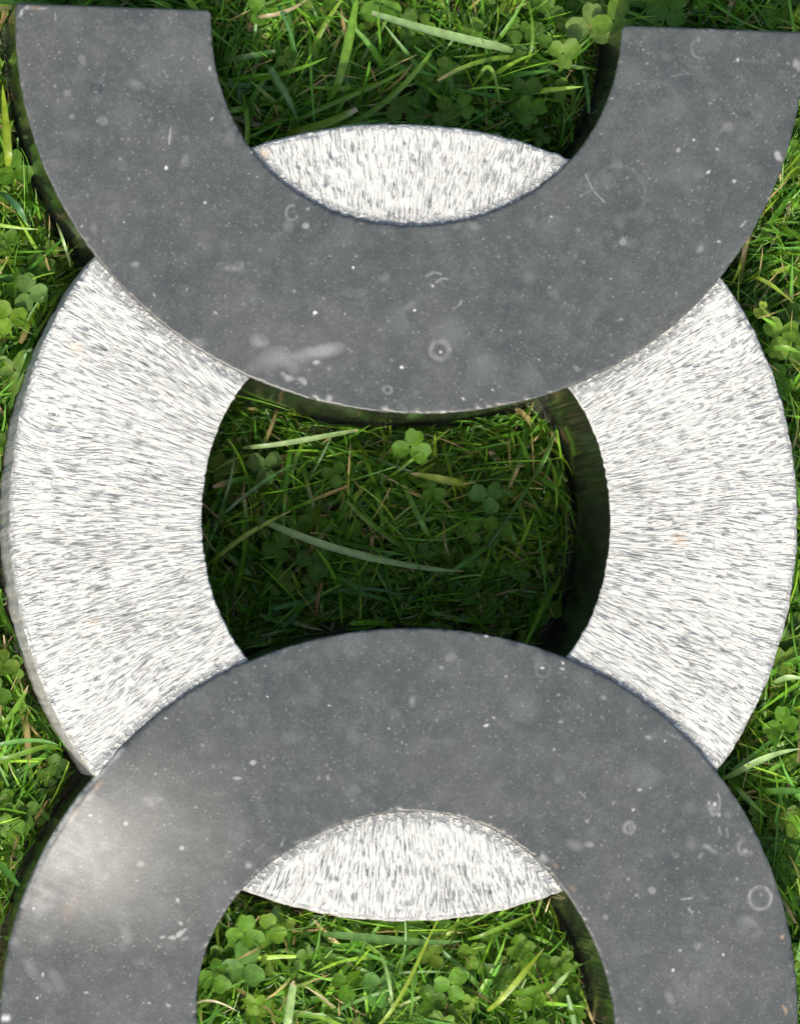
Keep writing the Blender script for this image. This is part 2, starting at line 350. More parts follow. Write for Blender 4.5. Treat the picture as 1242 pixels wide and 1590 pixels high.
        line((190, 1164), (128, 1232), 4, .6); line((128, 1232), (78, 1312), 5, .69); line((78, 1312), (40, 1410), 4, .4)  # pale band on the worn left rim, painted in for its edge glint
        blob(130, 1330, 75, 55, 50, .10, .9, 'p', 1.2, 4); blob(110, 1420, 30, 12, 60, .12, .9, 'r', .8, 6); blob(14, 1588, 10, 6, 0, .8)  # the broad faint blob paints the shoulder's sheen into the stone colour
    # a scatter of small chips and fossil fragments
    q = np.random.default_rng(11 if which == 'U' else 12)
    for i in range(110):
        cx = q.uniform(-168, 168); cy = q.uniform(40, 210) * (1 if which == 'U' else -1)
        r = q.uniform(.25, .6) if i % 4 else q.uniform(.8, 2.2); am = q.uniform(.3, .9) if i % 4 else q.uniform(.06, .2)
        s_ = (np.abs(x - cx) < 4) & (np.abs(y - cy) < 4)
        if s_.any():
            a = q.uniform(0, 3.14); u = ((x[s_] - cx) * math.cos(a) + (y[s_] - cy) * math.sin(a)) / (r * q.uniform(1, 2.2)); v = (-(x[s_] - cx) * math.sin(a) + (y[s_] - cy) * math.cos(a)) / r
            pale[s_] = np.maximum(pale[s_], am * np.clip(1.4 - np.hypot(u, v), 0, 1))
    pale = np.where(pale > .7, pale, pale * .68); rust = rust * .8
    return np.stack([np.clip(pale, 0, 1), np.clip(dark, 0, 1), np.clip(rust, 0, 1)], 1)

# ------------------------------------------------------------------ the sculpture
sculpture = empty('stone_sculpture', 0, 0, BASE)
tag(sculpture, 'grey bluestone sculpture of interlocking rings lying on the lawn', 'sculpture')
def warp_edges(n, w, k):     # parameter 0..1 with dense samples at both ends
    a = np.linspace(0, 1, n); e = np.array([0, .0012, .0025, .0042, .0062, .009, .0125, .017])[:] * k
    core = np.linspace(e[-1], 1 - e[-1], n)
    return np.concatenate([e[:-1], core, 1 - e[:-1][::-1]])
def half_ring(which):
    cx, cy = CU if which == 'U' else CL
    th0 = math.pi if which == 'U' else 0.0
    tt = warp_edges(760, 0, 1.0); ss = warp_edges(150, 0, 2.6)
    SP = math.pi + (.04 if which == 'L' else 0)
    th = th0 + tt * SP
    T, Sg = np.meshgrid(th, ss, indexing='ij'); TT = np.repeat(tt[:, None], len(ss), 1)
    ro = rad(which + 'o', T); ri = rad(which + 'i', T)
    dend_o = np.minimum(TT, 1 - TT) * math.pi * ro; dend_i = np.minimum(TT, 1 - TT) * math.pi * ri
    def cr(dd, c): q = np.clip(1 - dd / c, 0, 1); return c * (1 - np.sqrt(np.clip(1 - q * q, 0, 1)))
    ro = ro - cr(dend_o, 1.8); ri = ri + cr(dend_i, 2.4)
    wv = .12 * N1(T * 160, 0 * T) + .10 * N2(T * 60, 0 * T)
    ro = ro + wv; ri = ri + .10 * N3(T * 90, 0 * T)
    r = ri + (ro - ri) * Sg
    x = cx + r * np.cos(T); y = cy + r * np.sin(T)
    dmin = np.minimum(np.minimum(r - ri, ro - r), np.minimum(TT, 1 - TT) * math.pi * r)
    rho = 1.0 + .4 * N2(T * 30, Sg * 0)
    if which == 'L':   # the left shoulder of the lower arch has a broad worn arris
        rho = rho + 2.2 * np.exp(-((T - 2.62) / .33) ** 2) * (Sg > .5)
    q = np.clip(1 - dmin / rho, 0, 1)
    z = -rho * (1 - np.sqrt(np.clip(1 - q * q, 0, 1)))
    z += .10 * N1(x / 30, y / 30) + .05 * N2(x / 11, y / 11)
    if which == 'L':   # gentle dishing towards the lower left, a slope added to catch the sun's sheen
        u = np.clip((-x - 45) / 90, 0, 1); v = np.clip((-y - 90) / 92, 0, 1)
        z -= 19.0 * (u * u * (3 - 2 * u)) * v * v * (3 - 2 * v)
        dro = ro - r; wn = np.clip((T - 2.52) / .25, 0, 1)
        z -= 2.8 * np.clip(1 - dro / 30, 0, 1) ** 2 * wn
    else:
        v = np.clip((100 - y) / 62, 0, 1)
        z -= 1.9 * v * v * (3 - 2 * v) * np.exp(-((x + 62) / 42) ** 2)
    # small chips along the arris
    q_ = np.random.default_rng(5 if which == 'U' else 6)
    for i in range(110):
        a = th0 + q_.random() * math.pi; o_ = q_.random() < .6; rr = (float(rad(which + ('o' if o_ else 'i'), np.array(a))))
        px_, py_ = cx + rr * math.cos(a), cy + rr * math.sin(a); w = q_.uniform(.4, 1.6)
        z -= q_.uniform(.2, .8) * np.exp(-((x - px_) ** 2 + (y - py_) ** 2) / w ** 2)
    nT, nS = x.shape
    V = np.stack([x, y, z], -1).reshape(-1, 3)
    id_ = np.arange(nT * nS).reshape(nT, nS)
    a, b, c, d_ = id_[:-1, :-1], id_[1:, :-1], id_[1:, 1:], id_[:-1, 1:]
    F = np.stack([a, d_, c, b], -1).reshape(-1, 4)
    # order so that normals point up (r outwards x theta anticlockwise)
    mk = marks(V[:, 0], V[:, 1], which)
    # boundary loop and walls
    loop = np.concatenate([id_[:, -1], id_[-1, -2::-1], id_[-2::-1, 0], id_[0, 1:-1]])
    P = V[loop]; nl = len(loop); dz = [0.0, -.8, -3, -10, BASE - 2]
    W = [P.copy()]
    wall = [P]
    for k, dd in enumerate(dz[1:]):
        Q = P.copy(); Q[:, 2] = (np.minimum(P[:, 2], 0) + dd) if k < 3 else BASE - 2; wall.append(Q)
    base = len(V); V2 = np.concatenate([V] + wall)
    FW = []
    for k in range(len(wall) - 1):
        i = np.arange(nl); j = (i + 1) % nl
        FW.append(np.stack([base + k * nl + i, base + (k + 1) * nl + i, base + (k + 1) * nl + j, base + k * nl + j], 1))
    FW = np.concatenate(FW)
    cols = np.concatenate([mk, np.zeros((len(V2) - len(V), 3))])
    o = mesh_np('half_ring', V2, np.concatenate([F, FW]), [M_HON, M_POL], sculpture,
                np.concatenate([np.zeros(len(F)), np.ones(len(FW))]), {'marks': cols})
    o.location = (0, 0, -BASE * S); return o
hu = half_ring('U'); hu['label'] = 'smooth dark grey half ring opening upwards at the top'
hl = half_ring('L'); hl['label'] = 'smooth dark grey arch opening downwards, rim glint painted pale on its worn left shoulder'

def chiselled_ring():
    nT, n_ = 2300, 120
    ss = np.concatenate([[0, .004, .010], np.linspace(.018, .982, n_), [.990, .996, 1]])
    th = math.pi / 4 + np.linspace(0, 2 * math.pi, nT, endpoint=False)     # the seam lies hidden inside the upper half ring
    T, Sg = np.meshgrid(th, ss, indexing='ij')
    per = 256
    # chipped outlines: noise along the ring, periodic because the lattice has 256 cells
    def pn(N, k, off): return N(T / (2 * math.pi) * per * k, 0 * T + off)
    ro = rad('Ro', T) + .30 * pn(N1, 1, .3) + .16 * pn(N2, 3, 7.3); ri = rad('Ri', T) + .22 * pn(N3, 1, 3.1) + .16 * pn(N4, 2, 5.5)
    r = ri + (ro - ri) * Sg
    u = T * 125; v = r
    cu = T / (2 * math.pi) * per
    z = -2.1 + .24 * N1(cu * 3, v / 7) + .16 * N2(cu * 2, v / 4.2 + 40) + .15 * N3(cu * 1, v / 14) + .12 * N4(cu * 1, v / 2.6)
    fl = N2(cu * 1 + 31, v / 3.4); z -= .7 * np.clip((fl - .62) / .3, 0, 1)
    d1 = np.minimum(ro - r, r - ri); rho = 1.0
    for k_, c_, sg_ in (('U', CU, -1), ('L', CL, 1)):      # the ring is let into the underside of the half rings
        x1, y1 = r * np.cos(T) - c_[0], r * np.sin(T) - c_[1]; t1 = np.arctan2(y1, x1); r1 = np.hypot(x1, y1)
        dep = np.minimum(rad(k_ + 'o', t1) - r1, r1 - rad(k_ + 'i', t1))
        z -= 22 * np.clip((dep - 1.2) / 5, 0, 1) * (y1 * sg_ > 0)
    q = np.clip(1 - d1 / rho, 0, 1); z -= rho * (1 - np.sqrt(np.clip(1 - q * q, 0, 1)))
    x = r * np.cos(T); y = r * np.sin(T)
    # pits seen in the photograph
    dark = np.zeros_like(x); rust = np.zeros_like(x)
    for (a, b, w, dp, am) in ((155, 911, 1.5, 1.2, .8), (612, 1, 1, 0, 0), (1030, 795, 1.5, .5, .5), (1062, 811, 2.2, .3, .3), (1063, 990, 1.6, .6, .6), (1040, 622, 1.4, .5, .5), (216, 686, 1.5, .8, .6), (92, 663, 1.7, .8, .6), (75, 662, 1.5, .6, .5), (180, 767, 1.6, .8, .5), (148, 766, 1.4, .7, .5), (985, 968, 1.5, .5, .4), (278, 740, 1.5, .5, .4), (50, 825, 2, .5, .4), (90, 835, 1.8, .5, .4)):
        cx, cy = at(a, b, -2.5); g = np.exp(-(((x - cx) / 1.4) ** 2 + (y - cy) ** 2) / w ** 2)
        z -= dp * g; dark = np.maximum(dark, am * g)
    cx, cy = at(1054, 838, -2.5); rust = .6 * np.exp(-((x - cx) ** 2 + (y - cy) ** 2) / 2.2 ** 2)
    for (a, b) in ((410, 238), (118, 540), (145, 966)):
        cx, cy = at(a, b, -2.5); rust = np.maximum(rust, .4 * np.exp(-((x - cx) ** 2 + (y - cy) ** 2) / 2.0 ** 2))
    # smooth unworked margins next to the half rings
    def near(k, c):
        x1, y1 = x - c[0], y - c[1]; t1 = np.arctan2(y1, x1); rr = np.hypot(x1, y1)
        return np.minimum(np.abs(rr - rad(k + 'o', t1)), np.abs(rr - rad(k + 'i', t1)))
    dm = np.minimum(near('U', CU), near('L', CL)); m1 = np.clip((5.0 - dm) / 2.6, 0, 1)
    m2 = np.clip((2.4 - (ro - r)) / 1.2, 0, 1) * .85
    em = np.maximum(m1 * .95, m2)
    nT_, nS = x.shape
    V = np.stack([x, y, z], -1).reshape(-1, 3); id_ = np.arange(nT_ * nS).reshape(nT_, nS)
    nx = np.roll(id_, -1, 0)
    F = np.stack([id_[:, :-1], id_[:, 1:], nx[:, 1:], nx[:, :-1]], -1).reshape(-1, 4)
    # texture coordinates: shortest-seam polar frame (the seam lies under nothing, so keep it continuous with cos/sin warp)
    u = u + 2.6 * N1(cu / 5, v / 30) + .7 * N2(cu / 2, v / 17)
    uv = np.stack([u.ravel(), v.ravel()], 1)
    cols = np.stack([em.ravel(), dark.ravel(), rust.ravel()], 1)
    parts = [V]; FW = []; mi = []; base = len(V)
    for lp, flip, mat, rough in ((id_[:, -1], False, 2, 1), (id_[:, 0], True, 1, 0)):
        P = V[lp]; n = len(P)
        levels = [0, -1.2, -2.5, -4.5, -7, -11, -20, -40, None] if rough else [0, -1, -4, None]
        rings = []
        thp = np.arctan2(P[:, 1], P[:, 0]); rp = np.hypot(P[:, 0], P[:, 1])
        for k, l in enumerate(levels):
            Q = P.copy()
            if l is not None: Q[:, 2] = P[:, 2] + l
            else: Q[:, 2] = BASE - 1.0
            if rough and k:
                dr = .22 * N1(thp / (2 * math.pi) * 256, (l or -60) * .5) + .16 * N2(thp / (2 * math.pi) * 512, (l or -60) * .9) + .3
                Q[:, 0] = (rp + dr) * np.cos(thp); Q[:, 1] = (rp + dr) * np.sin(thp)
            rings.append(Q)
        parts += rings
        for k in range(len(rings) - 1):
            i = np.arange(n); j = (i + 1) % n; A, B = base + k * n, base + (k + 1) * n
            f = np.stack([A + i, B + i, B + j, A + j], 1)
            FW.append(f[:, ::-1] if flip else f); mi.append(np.full(n, mat))
        base += n * len(rings)
    V2 = np.concatenate(parts); FW = np.concatenate(FW); ex = len(V2) - len(V)
    o = mesh_np('chiselled_ring', V2, np.concatenate([F, FW]), [M_CHI, M_POL, M_WALL], sculpture,
                np.concatenate([np.zeros(len(F))] + mi), {'marks': np.concatenate([cols, np.zeros((ex, 3))])},
                np.concatenate([uv, np.zeros((ex, 2))]))
    o.location = (0, 0, -BASE * S)
    o['label'] = 'white chiselled ring passing under both half rings'
    return o
chiselled_ring()

# water drops lying on the upper half ring
def dome(name, px, py, r, h, label):
    cx, cy = at(px, py); n = 24; V = [[0, 0, h]]; F3 = []; F4 = []
    for k, a in enumerate((20, 40, 60, 80, 90)):
        for i in range(n):
            t = 2 * math.pi * i / n; q = r * math.sin(math.radians(a)) * (1 + .05 * math.sin(3 * t + px))
            V.append([q * math.cos(t), q * math.sin(t) * .85, h * math.cos(math.radians(a)) - .12 * (k == 4)])
    for i in range(n): F3.append([0, 1 + i, 1 + (i + 1) % n])
    for k in range(4):
        for i in range(n): F4.append([1 + k * n + i, 1 + (k + 1) * n + i, 1 + (k + 1) * n + (i + 1) % n, 1 + k * n + (i + 1) % n])
    o = mesh_np(name, np.array(V), [np.array(F3), np.array(F4)], M_WATER, loc=(cx, cy, .12))
    tag(o, label, 'water drop', 'water drops on the upper half ring'); return o
dome('water_drop', 150, 138, 2.5, 1.1, 'largest water drop, near the top left end of the upper half ring')
dome('water_drop', 114, 228, .8, .6, 'right one of three small water drops at the left rim of the upper half ring')
dome('water_drop', 84, 229, .7, .4, 'middle one of three small water drops at the left rim')
dome('water_drop', 61, 225, .6, .4, 'tiny water drop at the very left rim of the upper half ring')
dome('water_drop', 258, 260, .8, .6, 'single bright water drop below a short white scratch on the upper half ring')

# ------------------------------------------------------------------ ground
def ground():
    g = np.sort(np.unique(np.concatenate([np.linspace(-460, 460, 150), np.sign(np.linspace(-1, 1, 41)) * (460 + (np.abs(np.linspace(-1, 1, 41)) ** 3) * 60000)])))
    X, Y = np.meshgrid(g, g, indexing='ij'); Z = ground_z(X, Y)
    id_ = np.arange(X.size).reshape(X.shape)
    F = np.stack([id_[:-1, :-1], id_[1:, :-1], id_[1:, 1:], id_[:-1, 1:]], -1).reshape(-1, 4)
    o = mesh_np('ground', np.stack([X, Y, Z], -1).reshape(-1, 3), F, M_SOIL); tag(o, kind='structure')
ground()

# ------------------------------------------------------------------ vegetation
PAL = np.array([[.038, .110, .008], [.055, .150, .011], [.080, .190, .013], [.105, .225, .016], [.060, .165, .018], [.140, .240, .020]])
def in_frame_w(x, y): return (np.abs(x) < 235) & (np.abs(y) < 290)
def ribbon_mesh(P, W, Nrm, C):
    """P (n,k,3) centre lines, W (n,k) half widths, Nrm (n,k,3) side vectors, C (n,k,3) colours -> V,F,C (folded blade: 3 verts per ring)"""
    n, k, _ = P.shape
    up = np.cross(np.gradient(P, axis=1), Nrm); up /= np.linalg.norm(up, axis=2, keepdims=True) + 1e-9
    L = P - Nrm * W[..., None] + up * W[..., None] * .28
    R = P + Nrm * W[..., None] + up * W[..., None] * .28
    V = np.stack([L, P, R], 2).reshape(-1, 3)
    Cc = np.repeat(C[:, :, None, :], 3, 2); Cc[:, :, 1] *= 1.25; Cc = Cc.reshape(-1, 3)
    base = (np.arange(n) * k * 3)[:, None, None] + (np.arange(k - 1) * 3)[None, :, None]
    q1 = np.concatenate([base, base + 1, base + 4, base + 3], 2); q2 = np.concatenate([base + 1, base + 2, base + 5, base + 4], 2)
    F = np.concatenate([q1.reshape(-1, 4), q2.reshape(-1, 4)])
    return V, F, Cc
def blades(name, n, area, Lr, Wr, lean, lift, dry, pal=PAL, mat=None, k=6, seed=1, bright=1.0, dens=None, label='', cat='grass', hole_only=None, zoff=0.0):
    q = np.random.default_rng(seed)
    x = q.uniform(-area[0], area[0], n); y = q.uniform(-area[1], area[1], n)
    keep = ~in_stone(x, y, .9)
    if dens is not None: keep &= q.random(n) < dens(x, y)
    x, y = x[keep], y[keep]; n = len(x)
    L = q.uniform(Lr[0], Lr[1], n) ** 1.0 * q.uniform(.7, 1.15, n); W = q.uniform(Wr[0], Wr[1], n) * .5
    z0 = ground_z(x, y) - 1 + zoff
    az = q.uniform(0, 2 * math.pi, n); az = np.where(q.random(n) < .45, az * .25 + N3(x / 25, y / 25) * 3 + 1, az)
    el0 = q.uniform(lift[0], lift[1], n); bend = q.uniform(lean[0], lean[1], n); swirl = q.normal(0, .5, n)
    s = np.linspace(0, 1, k)
    def build(az, L):
        el = el0[:, None] - bend[:, None] * s[None] ** .8; a = az[:, None] + swirl[:, None] * s[None]
        dx = np.cos(el) * np.cos(a); dy = np.cos(el) * np.sin(a); dz = np.sin(el)
        st = (L / (k - 1))[:, None]
        P = np.stack([np.cumsum(np.concatenate([0 * st, (dd[:, :-1] + dd[:, 1:]) / 2 * st], 1), 1) for dd in (dx, dy, dz)], 2)
        P += np.stack([x, y, z0], 1)[:, None]; P[..., 2] = np.maximum(P[..., 2], z0[:, None] + .5 + 3.0 * s * q.random((len(x), 1)))
        return P, a
    for it in range(8):
        P, a = build(az, L); bad = in_stone(P[..., 0], P[..., 1], .25).any(1)
        if not bad.any(): break
        az = np.where(bad, q.uniform(0, 2 * math.pi, n), az); L = np.where(bad, L * .88, L)
    ok = ~bad
    P, a = P[ok], a[ok]; n = len(P); W = W[ok]; x, y = x[ok], y[ok]
    roll = q.normal(0, .5, n)[:, None] + q.normal(0, .4, n)[:, None] * s
    side = np.stack([-np.sin(a) * np.cos(roll), np.cos(a) * np.cos(roll), np.sin(roll)], 2)
    prof = np.interp(s, [0, .15, .55, .85, 1], [.7, 1, .9, .5, .06])
    cut = q.random(n) < .3
    Wp = W[:, None] * np.where(cut[:, None], np.interp(s, [0, .2, .9, 1], [.8, 1, .85, .55]), prof)
    ci = q.integers(0, len(pal), n); C = pal[ci] * q.uniform(.65, 1.3, (n, 1)) * bright
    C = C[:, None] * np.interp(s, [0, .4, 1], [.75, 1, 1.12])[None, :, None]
    d_ = (q.random(n) < dry)[:, None, None] * np.clip((s[None, :, None] - q.uniform(.3, .9, (n, 1, 1))) / .15, 0, 1)
    C = C * (1 - d_) + np.array([.34, .26, .11]) * q.uniform(.6, 1.2, (n, 1, 1)) * d_
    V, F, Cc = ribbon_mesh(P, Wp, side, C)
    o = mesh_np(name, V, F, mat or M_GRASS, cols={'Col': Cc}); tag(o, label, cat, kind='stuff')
    print(name, n, 'blades'); return o
A0 = (255, 320)
def patch(x, y): return np.clip(.62 + .75 * N1(x / 32 + 3, y / 32), .12, 1)
blades('grass', 60000, A0, (9, 26), (.8, 1.8), (.2, 1.6), (.1, 1.4), .12, seed=1, bright=1.0, k=5, label='dense short green lawn grass around and inside the stone rings')
blades('long_grass', 21000, A0, (22, 55), (1.2, 3.2), (.5, 1.6), (.25, 1.15), .16, seed=2, bright=1.25, k=8, dens=patch, label='longer bright lawn blades lying across the short grass')
blades('fine_grass', 24000, A0, (14, 42), (.5, 1.3), (.4, 1.6), (.3, 1.6), .14, seed=9, bright=1.35, k=8, label='thin wiry grass blades tangled over the broader ones')
blades('dry_grass', 5200, A0, (10, 34), (.5, 1.1), (.2, 1.5), (.1, .9), .0, seed=3, pal=np.array([[.30, .23, .10], [.20, .13, .06], [.38, .33, .17], [.16, .10, .05]]), mat=M_DRY, k=6, label='straw coloured dead grass stems tangled through the green lawn')
blades('far_grass', 26000, (760, 760), (20, 60), (1.6, 3.6), (.4, 1.5), (.2, 1.2), .12, seed=4, k=5, dens=lambda x, y: ((np.abs(x) > 250) | (np.abs(y) > 315)).astype(float), label='lawn grass further out from the sculpture')

def leaflet_pts(r, cup=.18, n=9):
    """one clover leaflet pointing along +x from the origin: outline fan with a folded midrib"""
    V = [[0, 0, 0], [r * .55, 0, -r * .05], [r * 1.0, 0, r * .02]]
    up = []
    for i in range(1, n):
        t = i / n; u = r * (1.03 * np.sin(t * math.pi / 2) ** .9) if t < .99 else r
        ang = t * math.pi
        x = r * (.55 - .56 * math.cos(ang)); w = r * .50 * math.sin(ang) ** .75 * (1.0 + .12 * (t > .5))
        if t > .88: x = r * 1.08
        up.append((x, w))
    k = len(up)
    for s_ in (1, -1):
        for (x, w) in up: V.append([x, s_ * w, r * cup * (w / (r * .5)) ** 2])
    F = []
    for b, fl in ((3, 0), (3 + k, 1)):
        ch = [0] + list(range(b, b + k)) + [2]
        for i in range(len(ch) - 1):
            f = [1, ch[i + 1], ch[i]]; F.append(f[::-1] if fl == 0 else f)
    F.append([0, 0, 0]); F = F[:-1]
    return np.array(V, float), np.array(F)
CLP = np.array([[.065, .140, .010], [.085, .165, .014], [.050, .115, .010], [.105, .175, .018], [.070, .150, .015]])
LV, LF = leaflet_pts(1.0)
def leaf_cols(base):
    m = np.ones((len(LV), 1)); m[1] = 1.12; m[0] = 1.25; m[2] = 1.0
    return base[None] * m
def clover_geo(q, x, y, z, r, tilt_az, tilt, rot, base, count=3):
    Vs, Fs, Cs = [], [], []; off = 0
    for j in range(count):
        a = rot + j * 2 * math.pi / 3 + q.normal(0, .12); rr = r * q.uniform(.85, 1.1); dr = q.normal(-.05, .14)
        V = LV * [rr, rr * q.uniform(.92, 1.12), rr]; V = V + [r * .06, 0, 0]
        c, s_ = math.cos(dr), math.sin(dr); V = np.stack([V[:, 0] * c + V[:, 2] * s_, V[:, 1], -V[:, 0] * s_ + V[:, 2] * c], 1)
        c, s_ = math.cos(a), math.sin(a); V = np.stack([V[:, 0] * c - V[:, 1] * s_, V[:, 0] * s_ + V[:, 1] * c, V[:, 2]], 1)
        k = np.array([math.cos(tilt_az), math.sin(tilt_az)]); dd = V[:, :2] @ k
        V[:, 2] += dd * math.tan(tilt); V[:, :2] -= np.outer(dd * (1 - math.cos(tilt)), k)
        Vs.append(V + [x, y, z]); Fs.append(LF + off); off += len(V); Cs.append(leaf_cols(base * q.uniform(.88, 1.12)))
    return Vs, Fs, Cs
def stalk_geo(x0, y0, z0, x1, y1, z1, w=.45, k=5):
    s = np.linspace(0, 1, k); P = np.stack([x0 + (x1 - x0) * s, y0 + (y1 - y0) * s, z0 + (z1 - z0) * np.sin(s * math.pi / 2)], 1)
    V = []; 
    for p in P:
        for i in range(4): V.append(p + [w * math.cos(i * math.pi / 2), w * math.sin(i * math.pi / 2), 0])
    F = [[a * 4 + i, a * 4 + (i + 1) % 4, a * 4 + 4 + (i + 1) % 4, a * 4 + 4 + i] for a in range(k - 1) for i in range(4)]
    return np.array(V), np.array(F)
def dew(n, r0, r1, seed, label):
    q = np.random.default_rng(seed); x = q.uniform(-180, 180, n * 3); y = q.uniform(-220, 220, n * 3); ok = ~in_stone(x, y, 3); x, y = x[ok][:n], y[ok][:n]
    z = ground_z(x, y) + q.uniform(9, 17, len(x)); r = q.uniform(r0, r1, len(x))
    th = np.linspace(0, 2 * np.pi, 7)[:-1]; U = [[0, 0, 1]]
    for e in (.75, .1, -.65): U += [[math.sqrt(1 - e * e) * math.cos(t), math.sqrt(1 - e * e) * math.sin(t), e] for t in th]
    U += [[0, 0, -1]]; U = np.array(U); F3 = [[0, 1 + i, 1 + (i + 1) % 6] for i in range(6)] + [[19, 13 + (i + 1) % 6, 13 + i] for i in range(6)]
    F4 = [[1 + k * 6 + i, 7 + k * 6 + i, 7 + k * 6 + (i + 1) % 6, 1 + k * 6 + (i + 1) % 6] for k in range(2) for i in range(6)]
    V = (U[None] * r[:, None, None] + np.stack([x, y, z], 1)[:, None]).reshape(-1, 3); o_ = (np.arange(len(x)) * 20)[:, None, None]
    o = mesh_np('dew_drops', V, [(np.array(F3)[None] + o_).reshape(-1, 3), (np.array(F4)[None] + o_).reshape(-1, 4)], M_WATER); tag(o, label, 'dew', kind='stuff')
dew(1300, .3, .65, 77, 'tiny glinting dew drops scattered through the grass')
def clover_cover():
    q = np.random.default_rng(21); Vs, Fs, Cs = [], [], []; off = 0; placed = 0
    pts = []
    for i in range(4600):
        x, y = q.uniform(-250, 250), q.uniform(-310, 310)
        dn = .40 + .9 * float(N2(x / 38 + 20, y / 38)) + .35 * (y > 150) * (x > 0) + .2 * (abs(x) > 150)
        if abs(x) < 85 and abs(y) < 60: dn *= .75
        if q.random() > dn: continue
        r = q.uniform(3.4, 6.6)
        if bool(in_stone(np.array(x), np.array(y), r * 1.1)): continue
        g = float(ground_z(np.array(x), np.array(y))); h = q.uniform(3, 17)
        base = CLP[q.integers(0, len(CLP))] * q.uniform(.75, 1.2)
        v, f, c = clover_geo(q, x, y, g + h, r, q.uniform(0, 6.28), abs(q.normal(0, .3)), q.uniform(0, 6.28), base)
        Vs += v; Cs += c; Fs += [a + off for a in f]; off += sum(len(a) for a in v); placed += 1
    o = mesh_np('clover', np.concatenate(Vs), np.concatenate(Fs), M_CLO, cols={'Col': np.concatenate(Cs)})
    tag(o, 'low white clover leaves growing through the lawn grass', 'clover', kind='stuff'); print('clover', placed)
clover_cover()

def moss(name, cx, cy, rx, ry, n, seed, label):
    q = np.random.default_rng(seed); a = q.uniform(0, 6.28, n); rr = np.sqrt(q.random(n))
    x = cx + rx * rr * np.cos(a); y = cy + ry * rr * np.sin(a); ok = ~in_stone(x, y, 1.5); x, y, rr = x[ok], y[ok], rr[ok]; n = len(x)
    z = ground_z(x, y) + 9 * (1 - rr ** 2) + 2; L = q.uniform(2, 5, n); az = q.uniform(0, 6.28, n); el = q.uniform(.2, 1.3, n)
    s = np.linspace(0, 1, 4); dirv = np.stack([np.cos(el) * np.cos(az), np.cos(el) * np.sin(az), np.sin(el)], 1)
    P = np.stack([x, y, z], 1)[:, None] + dirv[:, None] * (L[:, None] * s)[..., None]; P[..., 2] -= (s ** 2 * 1.5)[None]
    side = np.repeat(np.stack([-np.sin(az), np.cos(az), 0 * az], 1)[:, None], 4, 1); W = np.repeat((q.uniform(.18, .34, n))[:, None], 4, 1) * np.array([1, 1, .7, .1])
    C = np.repeat((np.array([.10, .22, .025]) * q.uniform(.6, 1.4, (n, 1)))[:, None], 4, 1)
    V, F, Cc = ribbon_mesh(P, W, side, C); o = mesh_np(name, V, F, M_MOSS, cols={'Col': Cc}); tag(o, label, 'moss', kind='stuff')
mx_, my_ = at(1212, 1335, -90); moss('moss', mx_, my_, 17, 16, 5200, 31, 'bright yellow green cushion of moss beside the lower arch on the right')
mx_, my_ = at(615, 1575, -90); moss('moss', mx_, my_, 20, 11, 3600, 32, 'patch of fine feathery moss in the opening under the lower arch')

# ---- single clover leaves one can point at: thing > leaflet x3, stalk
def clover_leaf(px, py, rpx, rot, label, hgt=14, colr=(.085, .19, .03), tilt=.12, taz=0.0, count=3, group=None):
    q = random.Random(px * 7 + py); qq = np.random.default_rng(int(px * 7 + py))
    g0 = float(ground_z(*[np.array(v_) for v_ in at(px, py, -80)])); zz = g0 + (hgt if g0 > -90 else hgt * 1.25); cx, cy = at(px, py, zz); g = float(ground_z(np.array(cx), np.array(cy)))
    root = empty('clover_leaf', cx, cy, g); tag(root, label, 'clover', group)
    r = rpx * .265 / .70
    v, f, c = clover_geo(qq, 0, 0, zz - g, r, taz, tilt, math.radians(rot), np.array(colr), count)
    for a, b_, c_ in zip(v, f, c): mesh_np('leaflet', a, LF, M_CLO, root, cols={'Col': c_})
    sx, sy = qq.normal(0, 3, 2)
    if in_stone(np.array(cx + sx), np.array(cy + sy), 1.0): sx = sy = 0
    V, F = stalk_geo(sx, sy, -1, 0, 0, zz - g - .1)
    mesh_np('stalk', V, F, M_CLO, root, cols={'Col': np.tile([.10, .2, .05], (len(V), 1))})
GRN, YEL, PAL_, DK = (.070, .165, .012), (.105, .19, .014), (.095, .17, .02), (.060, .14, .012)
